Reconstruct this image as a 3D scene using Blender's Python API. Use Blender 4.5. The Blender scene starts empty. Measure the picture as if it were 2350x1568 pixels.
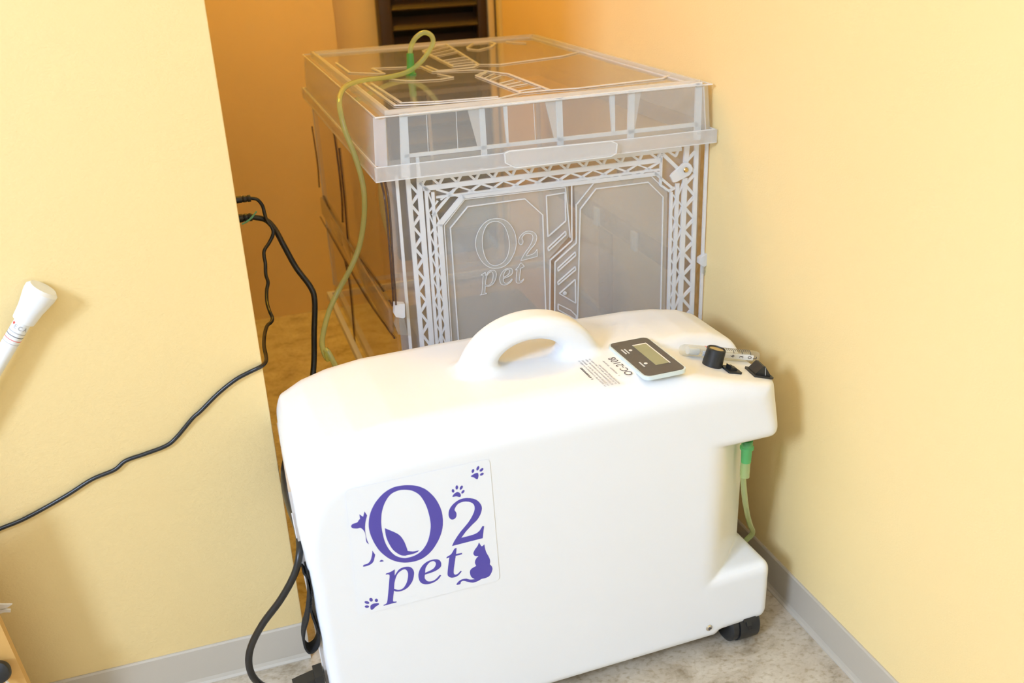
import bpy, bmesh, math, random
import numpy as np
from mathutils import Vector, Matrix
random.seed(4)
SC = bpy.context.scene
COL = SC.collection

# ------------------------------------------------------------------ camera
F_PX = 2228.182; CX, CY = 1175.0, 784.0
YAW, PITCH, ROLL = 0.30532456, 0.41334292, 0.04327194
CAM = np.array([-0.7567, 0.0, 1.0])          # right wall is x = 0, floor z = 0
def cam_axes():
    cy, sy, cp, sp = math.cos(YAW), math.sin(YAW), math.cos(PITCH), math.sin(PITCH)
    f = np.array([sy*cp, cy*cp, -sp]); r = np.array([cy, -sy, 0.0]); d = np.cross(f, r)
    cr, sr = math.cos(ROLL), math.sin(ROLL)
    return np.array([cr*r + sr*d, -sr*r + cr*d, f])
MC = cam_axes()
cd = bpy.data.cameras.new('camera'); cam = bpy.data.objects.new('camera', cd); COL.objects.link(cam)
cd.sensor_fit = 'HORIZONTAL'; cd.sensor_width = 36.0; cd.lens = F_PX/2350*36.0
cd.clip_start = 0.05
cd.dof.use_dof = True; cd.dof.focus_distance = 1.30; cd.dof.aperture_fstop = 5.6
rm = Matrix(((MC[0][0], -MC[1][0], -MC[2][0]), (MC[0][1], -MC[1][1], -MC[2][1]), (MC[0][2], -MC[1][2], -MC[2][2])))
cam.matrix_world = Matrix.Translation(CAM.tolist()) @ rm.to_4x4()
SC.camera = cam

# ------------------------------------------------------------------ light
w = bpy.data.worlds.new('world'); SC.world = w; w.use_nodes = True
w.node_tree.nodes['Background'].inputs[0].default_value = (1, .97, .93, 1)
w.node_tree.nodes['Background'].inputs[1].default_value = 0.25
def area(name, loc, target, sx, sy, power, col):
    l = bpy.data.lights.new(name, 'AREA'); l.shape = 'RECTANGLE'; l.size = sx; l.size_y = sy
    l.energy = power; l.color = col
    o = bpy.data.objects.new(name, l); COL.objects.link(o); o.location = loc
    o.rotation_euler = (Vector(target)-Vector(loc)).to_track_quat('-Z', 'Y').to_euler()
    return o
area('softbox_light', (-3.1, -0.95, 2.1), (-0.5, 1.2, 0.35), 0.6, 0.6, 128, (.54, .70, 1))
area('ceiling_fill_light', (-1.1, -0.3, 2.36), (-1.1, -0.3, 0), 1.4, 1.2, 17, (.54, .695, 1))  # unseen overhead panel, added as general fill for the room
area('alcove_fill_light', (-0.52, 2.25, 2.36), (-0.52, 2.25, 0), 0.35, 0.35, 17, (1, .66, .05))  # unseen warm source, added to brighten the alcove walls and floor
SC.view_settings.view_transform = 'Standard'; SC.view_settings.look = 'None'
SC.view_settings.gamma = 1.0; SC.view_settings.use_curve_mapping = False
SC.view_settings.exposure = -0.20
SC.cycles.transparent_max_bounces = 28
SC.cycles.max_bounces = 8; SC.cycles.diffuse_bounces = 4; SC.cycles.glossy_bounces = 2; SC.cycles.transmission_bounces = 2
SC.cycles.use_adaptive_sampling = True; SC.cycles.adaptive_threshold = .065; SC.cycles.adaptive_min_samples = 12
SC.cycles.caustics_reflective = False; SC.cycles.caustics_refractive = False

# ------------------------------------------------------------------ pixel -> point on a plane
def ray(u, v): return MC.T @ np.array([(u-CX)/F_PX, (v-CY)/F_PX, 1.0])
def WP(u, v, ax, val):
    d = ray(u, v); return CAM + d*(val-CAM[ax])/d[ax]
MA = math.radians(1.5); MT = np.array([-.072, .978, 0.0])     # oxygen concentrator frame
RZ = np.array([[math.cos(MA), -math.sin(MA), 0], [math.sin(MA), math.cos(MA), 0], [0, 0, 1]])
def LP(u, v, n, d):
    o = RZ.T @ (CAM-MT); r = RZ.T @ ray(u, v); n = np.array(n, float)
    return o + r*(d-n@o)/(n@r)

# ------------------------------------------------------------------ materials
def nodes(name):
    m = bpy.data.materials.new(name); m.use_nodes = True
    nt = m.node_tree; nt.nodes.clear()
    out = nt.nodes.new('ShaderNodeOutputMaterial')
    return m, nt, out
def mat(name, col, rough=.5, metal=0, spec=.5, bump=0, bscale=200, coat=0, mottle=0, mscale=20, emis=0):
    m, nt, out = nodes(name); N = nt.nodes; L = nt.links
    b = N.new('ShaderNodeBsdfPrincipled'); L.new(b.outputs[0], out.inputs[0])
    b.inputs['Base Color'].default_value = (*col, 1); b.inputs['Roughness'].default_value = rough
    b.inputs['Metallic'].default_value = metal; b.inputs['Specular IOR Level'].default_value = spec
    b.inputs['Coat Weight'].default_value = coat
    tc = N.new('ShaderNodeTexCoord')
    if mottle:
        n = N.new('ShaderNodeTexNoise'); n.inputs['Scale'].default_value = mscale; n.inputs['Detail'].default_value = 5
        L.new(tc.outputs['Object'], n.inputs['Vector'])
        mx = N.new('ShaderNodeMix'); mx.data_type = 'RGBA'
        mx.inputs[6].default_value = (*[c*(1-mottle) for c in col], 1); mx.inputs[7].default_value = (*[min(1, c*(1+mottle)) for c in col], 1)
        L.new(n.outputs['Fac'], mx.inputs[0]); L.new(mx.outputs[2], b.inputs['Base Color'])
    if bump:
        n = N.new('ShaderNodeTexNoise'); n.inputs['Scale'].default_value = bscale; n.inputs['Detail'].default_value = 3
        L.new(tc.outputs['Object'], n.inputs['Vector'])
        bp = N.new('ShaderNodeBump'); bp.inputs['Strength'].default_value = bump; bp.inputs['Distance'].default_value = .002
        L.new(n.outputs['Fac'], bp.inputs['Height']); L.new(bp.outputs[0], b.inputs['Normal'])
    return m
def see_through(name, tint, cloud, ccol=(.9, .9, .9), gloss=1.0, rough=.08, transl=.5, noise=0):
    """thin clear or milky plastic: transparent + cloudy scatter + fresnel sheen"""
    m, nt, out = nodes(name); N = nt.nodes; L = nt.links
    t = N.new('ShaderNodeBsdfTransparent'); t.inputs[0].default_value = (*tint, 1)
    d = N.new('ShaderNodeBsdfDiffuse'); d.inputs[0].default_value = (*ccol, 1)
    tr = N.new('ShaderNodeBsdfTranslucent'); tr.inputs[0].default_value = (*ccol, 1)
    a = N.new('ShaderNodeMixShader'); a.inputs[0].default_value = transl
    L.new(d.outputs[0], a.inputs[1]); L.new(tr.outputs[0], a.inputs[2])
    b = N.new('ShaderNodeMixShader'); b.inputs[0].default_value = cloud
    L.new(t.outputs[0], b.inputs[1]); L.new(a.outputs[0], b.inputs[2])
    if noise:
        tc = N.new('ShaderNodeTexCoord'); n = N.new('ShaderNodeTexNoise'); n.inputs['Scale'].default_value = 14
        L.new(tc.outputs['Object'], n.inputs['Vector'])
        mr = N.new('ShaderNodeMapRange'); mr.inputs[3].default_value = cloud-noise; mr.inputs[4].default_value = cloud+noise
        L.new(n.outputs['Fac'], mr.inputs[0]); L.new(mr.outputs[0], b.inputs[0])
    g = N.new('ShaderNodeBsdfGlossy'); g.inputs['Roughness'].default_value = rough
    f = N.new('ShaderNodeFresnel'); f.inputs[0].default_value = 1.45
    geo = N.new('ShaderNodeNewGeometry')
    s = N.new('ShaderNodeMath'); s.operation = 'SUBTRACT'; s.inputs[0].default_value = 1; L.new(geo.outputs['Backfacing'], s.inputs[1])
    mu = N.new('ShaderNodeMath'); mu.operation = 'MULTIPLY'; L.new(f.outputs[0], mu.inputs[0]); L.new(s.outputs[0], mu.inputs[1])
    m2 = N.new('ShaderNodeMath'); m2.operation = 'MULTIPLY'; m2.inputs[1].default_value = gloss; L.new(mu.outputs[0], m2.inputs[0])
    c = N.new('ShaderNodeMixShader'); L.new(m2.outputs[0], c.inputs[0]); L.new(b.outputs[0], c.inputs[1]); L.new(g.outputs[0], c.inputs[2])
    L.new(c.outputs[0], out.inputs[0])
    return m

def wall_mat():
    m, nt, out = nodes('yellow_wallpaper'); N = nt.nodes; L = nt.links
    b = N.new('ShaderNodeBsdfPrincipled'); L.new(b.outputs[0], out.inputs[0])
    b.inputs['Roughness'].default_value = .55; b.inputs['Specular IOR Level'].default_value = .35
    tc = N.new('ShaderNodeTexCoord')
    n1 = N.new('ShaderNodeTexNoise'); n1.inputs['Scale'].default_value = 3; n1.inputs['Detail'].default_value = 4
    L.new(tc.outputs['Object'], n1.inputs['Vector'])
    mx = N.new('ShaderNodeMix'); mx.data_type = 'RGBA'
    mx.inputs[6].default_value = (.895, .675, .315, 1); mx.inputs[7].default_value = (.91, .695, .335, 1)
    L.new(n1.outputs['Fac'], mx.inputs[0]); L.new(mx.outputs[2], b.inputs['Base Color'])
    mp = N.new('ShaderNodeMapping'); mp.inputs['Scale'].default_value = (1, 1, 1.6); L.new(tc.outputs['Object'], mp.inputs['Vector'])
    n2 = N.new('ShaderNodeTexNoise'); n2.inputs['Scale'].default_value = 260; n2.inputs['Detail'].default_value = 2.5; n2.inputs['Distortion'].default_value = .6
    L.new(mp.outputs[0], n2.inputs['Vector'])
    bp = N.new('ShaderNodeBump'); bp.inputs['Strength'].default_value = .22; bp.inputs['Distance'].default_value = .0015
    L.new(n2.outputs['Fac'], bp.inputs['Height']); L.new(bp.outputs[0], b.inputs['Normal'])
    return m
def floor_mat():
    m, nt, out = nodes('stone_vinyl'); N = nt.nodes; L = nt.links
    b = N.new('ShaderNodeBsdfPrincipled'); L.new(b.outputs[0], out.inputs[0])
    b.inputs['Roughness'].default_value = .5
    tc = N.new('ShaderNodeTexCoord')
    mp = N.new('ShaderNodeMapping'); mp.inputs['Scale'].default_value = (1, 1.3, 1); mp.inputs['Rotation'].default_value = (0, 0, .7)
    L.new(tc.outputs['Object'], mp.inputs['Vector'])
    n1 = N.new('ShaderNodeTexNoise'); n1.inputs['Scale'].default_value = 14; n1.inputs['Detail'].default_value = 9; n1.inputs['Roughness'].default_value = .68; n1.inputs['Distortion'].default_value = .5
    L.new(mp.outputs[0], n1.inputs['Vector'])
    r = N.new('ShaderNodeValToRGB'); e = r.color_ramp.elements
    e[0].position = .32; e[0].color = (.33, .255, .16, 1); e[1].position = .66; e[1].color = (.68, .59, .46, 1)
    x = r.color_ramp.elements.new(.47); x.color = (.56, .465, .34, 1)
    L.new(n1.outputs['Fac'], r.inputs[0])
    n2 = N.new('ShaderNodeTexNoise'); n2.inputs['Scale'].default_value = 120; n2.inputs['Detail'].default_value = 2
    L.new(mp.outputs[0], n2.inputs['Vector'])
    r2 = N.new('ShaderNodeValToRGB'); r2.color_ramp.elements[0].position = .3; r2.color_ramp.elements[0].color = (.78, .73, .64, 1); r2.color_ramp.elements[1].position = .5; r2.color_ramp.elements[1].color = (1, 1, 1, 1)
    L.new(n2.outputs['Fac'], r2.inputs[0])
    mx = N.new('ShaderNodeMix'); mx.data_type = 'RGBA'; mx.blend_type = 'MULTIPLY'; mx.inputs[0].default_value = 1
    L.new(r.outputs[0], mx.inputs[6]); L.new(r2.outputs[0], mx.inputs[7]); L.new(mx.outputs[2], b.inputs['Base Color'])
    bp = N.new('ShaderNodeBump'); bp.inputs['Strength'].default_value = .15; bp.inputs['Distance'].default_value = .001
    L.new(n2.outputs['Fac'], bp.inputs['Height']); L.new(bp.outputs[0], b.inputs['Normal'])
    return m
M = dict(
    wall=wall_mat(), floor=floor_mat(),
    paint=mat('white_ceiling', (.82, .81, .78), .8, mottle=.02),
    base=mat('grey_vinyl_skirting', (.52, .452, .355), .45, mottle=.03, mscale=8),
    white=mat('white_abs', (.83, .83, .825), .34, spec=.45, mottle=.006, mscale=6),
    black=mat('black_plastic', (.018, .018, .018), .42, bump=.05, bscale=900),
    cord=mat('black_cord', (.014, .013, .012), .33, mottle=.2, mscale=60),
    strap=mat('black_fabric', (.012, .012, .013), .85, bump=.9, bscale=1200, mottle=.5, mscale=900),
    grey=mat('grey_end_panel', (.50, .44, .38), .3, mottle=.08, mscale=300),
    bezel=mat('display_bezel', (.115, .095, .068), .16, mottle=.12, mscale=90),
    glass=mat('display_edge', (.66, .74, .72), .12, mottle=.01),
    lcd=mat('lcd', (.36, .35, .19), .2, mottle=.12, mscale=30),
    lite=mat('pale_print', (.75, .73, .68), .5, mottle=.01),
    ink=mat('dark_ink', (.06, .05, .055), .6, mottle=.05),
    inkpale=mat('pale_ink', (.48, .46, .45), .6, mottle=.05),
    purple=mat('purple_ink', (.088, .07, .37), .38, mottle=.03),
    film=mat('sticker_film', (.828, .836, .842), .3, mottle=.004),
    chrome=mat('chrome', (.75, .72, .66), .18, 1, mottle=.02),
    brass=mat('brass', (.72, .55, .28), .22, 1, mottle=.03),
    green=mat('green_fitting', (.10, .62, .24), .3, mottle=.05),
    dgreen=mat('dark_green_fitting', (.035, .16, .035), .4, mottle=.1),
    red=mat('red_print', (.75, .06, .04), .5, mottle=.02),
    brown=mat('brown_metal', (.055, .033, .019), .45, mottle=.08, mscale=12),
    dark=mat('dark_slot', (.012, .009, .006), .8, mottle=.1),
    cream=mat('cream_paint', (.93, .78, .42), .5, mottle=.02),
    wood=mat('tan_board', (.70, .40, .12), .45, mottle=.1, mscale=9),
    paper=mat('white_paper', (.86, .83, .80), .7, mottle=.04, mscale=60),
    tie=mat('green_tie', (.16, .42, .26), .5, mottle=.05),
    stand=mat('grey_stand', (.30, .31, .32), .5, mottle=.05),
    milk=see_through('milky_plastic', (.97, .97, .97), .30, (.95, .955, .96), .75, .16, .3, .03),
    milk2=see_through('milky_rib', (.97, .97, .97), .45, (.95, .95, .94), .6, .2, .45, .03),
    milk3=see_through('milky_frame', (.97, .97, .97), .66, (.96, .965, .97), .6, .2, .25, .03),
    line=see_through('moulded_line', (.97, .97, .97), .62, (.98, .98, .98), .8, .1, .25, .03),
    top=see_through('clear_lid_top', (.965, .965, .965), .19, (.93, .92, .90), 1.3, .07, .5, .02),
    skin=see_through('clear_lid_skin', (.95, .965, .975), .15, (.92, .95, .97), 1.3, .06, .3, .02),
    haze=see_through('hazy_panel', (.95, .965, .97), .17, (.92, .95, .97), 1.6, .05, .3, .03),
    clear=see_through('clear_panel', (.97, .955, .93), .03, (.85, .8, .75), 1.0, .03, .5, .015),
    smoke=see_through('smoky_edge', (.55, .47, .42), .25, (.22, .17, .15), 1.0, .08, .4, .05),
    band=see_through('clear_band', (.90, .86, .80), .14, (.85, .78, .70), 1.6, .08, .5, .10),
    tube=see_through('green_tube', (.86, .95, .70), .44, (.76, .88, .54), 1.6, .08, .5, .04),
    tubeg=see_through('green_sleeve', (.45, .92, .55), .45, (.30, .80, .42), 1.0, .1, .5, .04),
    acryl=see_through('clear_acrylic', (.93, .94, .92), .16, (.8, .8, .76), 1.4, .03, .4, .04),
)

# ------------------------------------------------------------------ builders
def link(o, parent=None):
    COL.objects.link(o)
    if parent is not None: o.parent = parent
    return o
def mesh(name, V, Fc, m, parent=None, smooth=False, angle=None):
    me = bpy.data.meshes.new(name); me.from_pydata([tuple(map(float, v)) for v in V], [], Fc); me.validate()
    bm = bmesh.new(); bm.from_mesh(me); bmesh.ops.recalc_face_normals(bm, faces=bm.faces); bm.to_mesh(me); bm.free()
    if smooth: me.shade_smooth()
    if angle: me.set_sharp_from_angle(angle=math.radians(angle))
    me.materials.append(M[m])
    return link(bpy.data.objects.new(name, me), parent)
def empty(name, loc=(0, 0, 0), rz=0, parent=None):
    o = bpy.data.objects.new(name, None); o.location = loc; o.rotation_euler = (0, 0, rz); o.empty_display_size = .05
    return link(o, parent)
def tag(o, label, cat, group=None):
    o['label'] = label; o['category'] = cat
    if group: o['group'] = group
    return o
def struct(o): o['kind'] = 'structure'; return o
def box(name, x0, x1, y0, y1, z0, z1, m, parent=None, bev=0, seg=2):
    bm = bmesh.new(); bmesh.ops.create_cube(bm, size=1)
    for v in bm.verts: v.co = ((x0+x1)/2+v.co.x*(x1-x0), (y0+y1)/2+v.co.y*(y1-y0), (z0+z1)/2+v.co.z*(z1-z0))
    if bev: bmesh.ops.bevel(bm, geom=bm.edges[:], offset=bev, segments=seg, affect='EDGES', profile=.5)
    me = bpy.data.meshes.new(name); bm.to_mesh(me); bm.free(); me.materials.append(M[m])
    if bev: me.shade_smooth(); me.set_sharp_from_angle(angle=math.radians(35))
    return link(bpy.data.objects.new(name, me), parent)
def spline(P, n=8, closed=False):
    P = [np.array(p, float) for p in P]; out = []; k = len(P)
    for i in range(k if closed else k-1):
        p1, p2 = P[i], P[(i+1) % k]
        p0 = P[i-1] if (i > 0 or closed) else 2*p1-p2
        p3 = P[(i+2) % k] if (i+2 < k or closed) else 2*p2-p1
        for s in range(n):
            t = s/n
            out.append(.5*((2*p1)+(-p0+p2)*t+(2*p0-5*p1+4*p2-p3)*t*t+(-p0+3*p1-3*p2+p3)*t**3))
    if not closed: out.append(P[-1])
    return out
def sweep(P, rad, sides=10, closed=False, squash=1.0):
    P = [Vector(p) for p in P]; V, Fc = [], []; n = len(P); up = None
    for i, p in enumerate(P):
        a = P[i-1] if (i > 0 or closed) else p; b = P[(i+1) % n] if (i < n-1 or closed) else p
        t = (b-a).normalized()
        if up is None: up = t.orthogonal().normalized()
        up = (up - t*up.dot(t)).normalized(); s = t.cross(up)
        r = rad[i] if hasattr(rad, '__len__') else rad
        for k in range(sides):
            c = 2*math.pi*k/sides
            V.append(p + up*math.cos(c)*r + s*math.sin(c)*r*squash)
    for i in range(n if closed else n-1):
        j = (i+1) % n
        for k in range(sides):
            l = (k+1) % sides
            Fc.append((i*sides+k, i*sides+l, j*sides+l, j*sides+k))
    if not closed:
        Fc.append(tuple(range(sides))[::-1]); Fc.append(tuple((n-1)*sides+k for k in range(sides)))
    return V, Fc
def tube(name, P, rad, m, parent=None, sides=10, n=8, closed=False, smooth=True, raw=False):
    V, Fc = sweep(P if raw else spline(P, n, closed), rad, sides, closed)
    return mesh(name, V, Fc, m, parent, smooth, 60)
class Bag:                                     # collects bars that belong to ONE moulded part
    def __init__(s): s.V, s.F = [], []
    def add(s, V, Fc):
        k = len(s.V); s.V += [tuple(v) for v in V]; s.F += [tuple(i+k for i in f) for f in Fc]
    def bar(s, a, b, wd, t, nrm):
        a, b, nrm = Vector(a), Vector(b), Vector(nrm).normalized()
        d = (b-a).normalized(); u = d.cross(nrm).normalized()*wd/2; nn = nrm*t
        V = [a-u, a+u, a+u+nn, a-u+nn, b-u, b+u, b+u+nn, b-u+nn]
        s.add(V, [(0, 3, 2, 1), (4, 5, 6, 7), (0, 1, 5, 4), (1, 2, 6, 5), (2, 3, 7, 6), (3, 0, 4, 7)])
    def poly(s, P, wd, t, nrm, closed=False):
        P = list(P)
        for i in range(len(P) if closed else len(P)-1): s.bar(P[i], P[(i+1) % len(P)], wd, t, nrm)
    def prism(s, P, off):
        n = len(P); off = np.array(off, float); V = [np.array(p, float) for p in P]+[np.array(p, float)+off for p in P]
        s.add(V, [tuple(range(n))[::-1], tuple(range(n, 2*n))]+[(i, (i+1) % n, n+(i+1) % n, n+i) for i in range(n)])
    def box(s, x0, x1, y0, y1, z0, z1):
        s.prism([(x0, y0, z0), (x1, y0, z0), (x1, y1, z0), (x0, y1, z0)], (0, 0, z1-z0))
    def build(s, name, m, parent=None): return mesh(name, s.V, s.F, m, parent)
def lathe(name, prof, m, parent=None, axis=((0, 0, 0), (0, 0, 1)), sides=32, smooth=True):
    o, d = Vector(axis[0]), Vector(axis[1]).normalized(); u = d.orthogonal().normalized(); v = d.cross(u)
    V, Fc = [], []; n = len(prof)
    for r, h in prof:
        for k in range(sides):
            c = 2*math.pi*k/sides; V.append(o+d*h+(u*math.cos(c)+v*math.sin(c))*max(r, 1e-5))
    for i in range(n-1):
        for k in range(sides):
            l = (k+1) % sides; Fc.append((i*sides+k, i*sides+l, (i+1)*sides+l, (i+1)*sides+k))
    Fc.append(tuple(range(sides))); Fc.append(tuple((n-1)*sides+k for k in range(sides)))
    return mesh(name, V, Fc, m, parent, smooth, 40)
def curve_mesh(name, loops, frame, depth, m, parent=None):
    """flat shape with holes: loops of (a,b) in a frame (origin, u, v); raised by depth along u x v"""
    c = bpy.data.curves.new(name, 'CURVE'); c.dimensions = '2D'; c.fill_mode = 'BOTH'; c.extrude = depth/2
    for lp in loops:
        s = c.splines.new('POLY'); s.points.add(len(lp)-1); s.use_cyclic_u = True
        for i, p in enumerate(lp): s.points[i].co = (p[0], p[1], 0, 1)
    return to_mesh(name, c, frame, depth, m, parent)
def to_mesh(name, c, frame, depth, m, parent):
    t = bpy.data.objects.new('tmp', c); COL.objects.link(t)
    dg = bpy.context.evaluated_depsgraph_get(); me = bpy.data.meshes.new_from_object(t.evaluated_get(dg))
    bpy.data.objects.remove(t); me.name = name
    o, u, v = [Vector(f) for f in frame]; u, v = u.normalized(), v.normalized(); n = u.cross(v)
    for q in me.vertices: q.co = o+u*q.co.x+v*q.co.y+n*(q.co.z+depth/2)
    me.materials.clear(); me.materials.append(M[m])
    return link(bpy.data.objects.new(name, me), parent)
def text(name, s, size, frame, depth, m, parent=None, align='CENTER', thin=0.0):
    c = bpy.data.curves.new(name, 'FONT'); c.body = s; c.size = size; c.extrude = depth/2; c.align_x = align; c.align_y = 'CENTER'; c.offset = -size*thin
    o = to_mesh(name, c, frame, depth, m, parent)
    return o
def glyph(P, n=6):
    """closed outline, (x, y) smooth points and (x, y, 1) corners -> dense loop"""
    k = len(P); out = []
    for i in range(k):
        a, b = P[i], P[(i+1) % k]
        p1, p2 = np.array(a[:2], float), np.array(b[:2], float)
        p0 = np.array(P[i-1][:2], float) if len(a) == 2 else 2*p1-p2
        p3 = np.array(P[(i+2) % k][:2], float) if len(b) == 2 else 2*p2-p1
        st = 1 if (len(a) == 3 and len(b) == 3) else n
        for s in range(st):
            t = s/st; out.append(.5*((2*p1)+(-p0+p2)*t+(2*p0-5*p1+4*p2-p3)*t*t+(-p0+3*p1-3*p2+p3)*t**3))
    return out
def ell(cx, cy, rx, ry, rot=0, n=18):
    c, s = math.cos(math.radians(rot)), math.sin(math.radians(rot))
    return [(cx+rx*math.cos(a)*c-ry*math.sin(a)*s, cy+rx*math.cos(a)*s+ry*math.sin(a)*c) for a in [2*math.pi*i/n for i in range(n)]]

# ================================================================== THE SETTING
YN, XN, YB, YR = 1.191, -0.722, 2.60, 2.365       # partition face, its edge, back wall, end of right wall
struct(box('floor', -3.5, .3, -1.9, 2.9, -.1, 0, 'floor'))
struct(box('ceiling', -3.5, .3, -1.9, 2.9, 2.4, 2.5, 'paint'))
struct(box('wall_right', 0, .3, -1.9, YR, 0, 2.4, 'wall'))
struct(box('wall_left', -3.5, XN, YN, YB+.2, 0, 2.4, 'wall', bev=.002))
struct(box('wall_back', XN, -.373, YB, YB+.25, 0, 2.4, 'wall'))
struct(box('wall_recess', -.373, .3, YB+.08, YB+.25, 0, 2.4, 'wall'))
struct(box('wall_end', .10, .3, YR, YB+.08, 0, 2.4, 'wall'))
struct(box('wall_rear', -3.5, .3, -2.0, -1.9, 0, 2.4, 'paint'))
struct(box('wall_far_left', -3.6, -3.5, -2.0, YN, 0, 2.4, 'paint'))
def skirting(name, a, b, nrm):
    a, b, n = Vector(a), Vector(b), Vector(nrm)
    prof = [(0, 0), (.0085, 0), (.0085, .0015), (.0055, .004), (.0038, .009), (.0035, .0595), (.002, .062), (0, .062)]
    V = [p+n*d+Vector((0, 0, z)) for p in (a, b) for d, z in prof]; k = len(prof)
    return struct(mesh(name, V, [tuple(range(k))[::-1], tuple(range(k, 2*k))]+[(i, (i+1) % k, k+(i+1) % k, k+i) for i in range(k)], 'base'))
skirting('baseboard_right', (0, -1.9, 0), (0, YR, 0), (-1, 0, 0))
skirting('baseboard_left', (-3.5, YN, 0), (XN+.0035, YN, 0), (0, -1, 0))
# louvred brown shutter in the recess
YL = YB+.045
lv = struct(empty('door_1', (-.10, YL, .1)))
def at_lv(o): o.parent = lv; o.location = (-lv.location[0], -lv.location[1], -lv.location[2]); return o
at_lv(box('stile', -.252, -.219, YL-.02, YL+.03, .1, 1.45, 'brown', bev=.003))
at_lv(box('stile', .015, .040, YL-.02, YL+.03, .1, 1.45, 'brown', bev=.003))
at_lv(box('head_rail', -.219, .015, YL-.018, YL+.028, 1.40, 1.45, 'brown', bev=.003))
at_lv(box('bottom_rail', -.219, .015, YL-.018, YL+.028, .1, .16, 'brown', bev=.003))
at_lv(box('backing', -.219, .015, YL+.024, YL+.03, .16, 1.40, 'dark'))
sl = None
for k in range(24):
    z = .190+k*.0505
    if sl is None:
        b = Bag(); b.prism([(-.219, -.016, -.010), (-.219, -.012, -.014), (-.219, .02, .016), (-.219, .016, .020)], (.234, 0, 0))
        sl = o = at_lv(b.build('slat', 'brown')); base = o.location.copy()
    else:
        o = sl.copy(); COL.objects.link(o); o.parent = lv
    o.location = base+Vector((0, YL, z))
struct(box('trim_1', .043, .064, YB+.03, YB+.08, 0, 2.4, 'cream', bev=.006, seg=3))
struct(box('trim_2', .070, .098, YB+.01, YB+.08, 0, 2.4, 'cream', bev=.006, seg=3))

# ================================================================== OXYGEN CONCENTRATOR
OC = tag(empty('oxygen_concentrator', MT.tolist(), MA), 'white wheeled oxygen concentrator with carry handle and purple logo, in front of the clear box', 'concentrator')
def round_poly(P, R):
    out = []; n = len(P)
    for i in range(n):
        p = np.array(P[i], float); a = np.array(P[i-1], float)-p; b = np.array(P[(i+1) % n], float)-p
        r = R[i]
        if r <= 0: out.append(p); continue
        la, lb = np.linalg.norm(a), np.linalg.norm(b); a /= la; b /= lb
        ang = math.acos(max(-1, min(1, a@b))); t = min(r/math.tan(ang/2), la*.49, lb*.49); r = t*math.tan(ang/2)
        c = p+(a+b)/np.linalg.norm(a+b)*r/math.sin(ang/2); s, e = p+a*t, p+b*t
        a0 = math.atan2(*(s-c)[::-1]); a1 = math.atan2(*(e-c)[::-1]); d = (a1-a0+math.pi) % (2*math.pi)-math.pi
        out += [c+r*np.array([math.cos(a0+d*k/6), math.sin(a0+d*k/6)]) for k in range(7)]
    return out
DEP = .275
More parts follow.
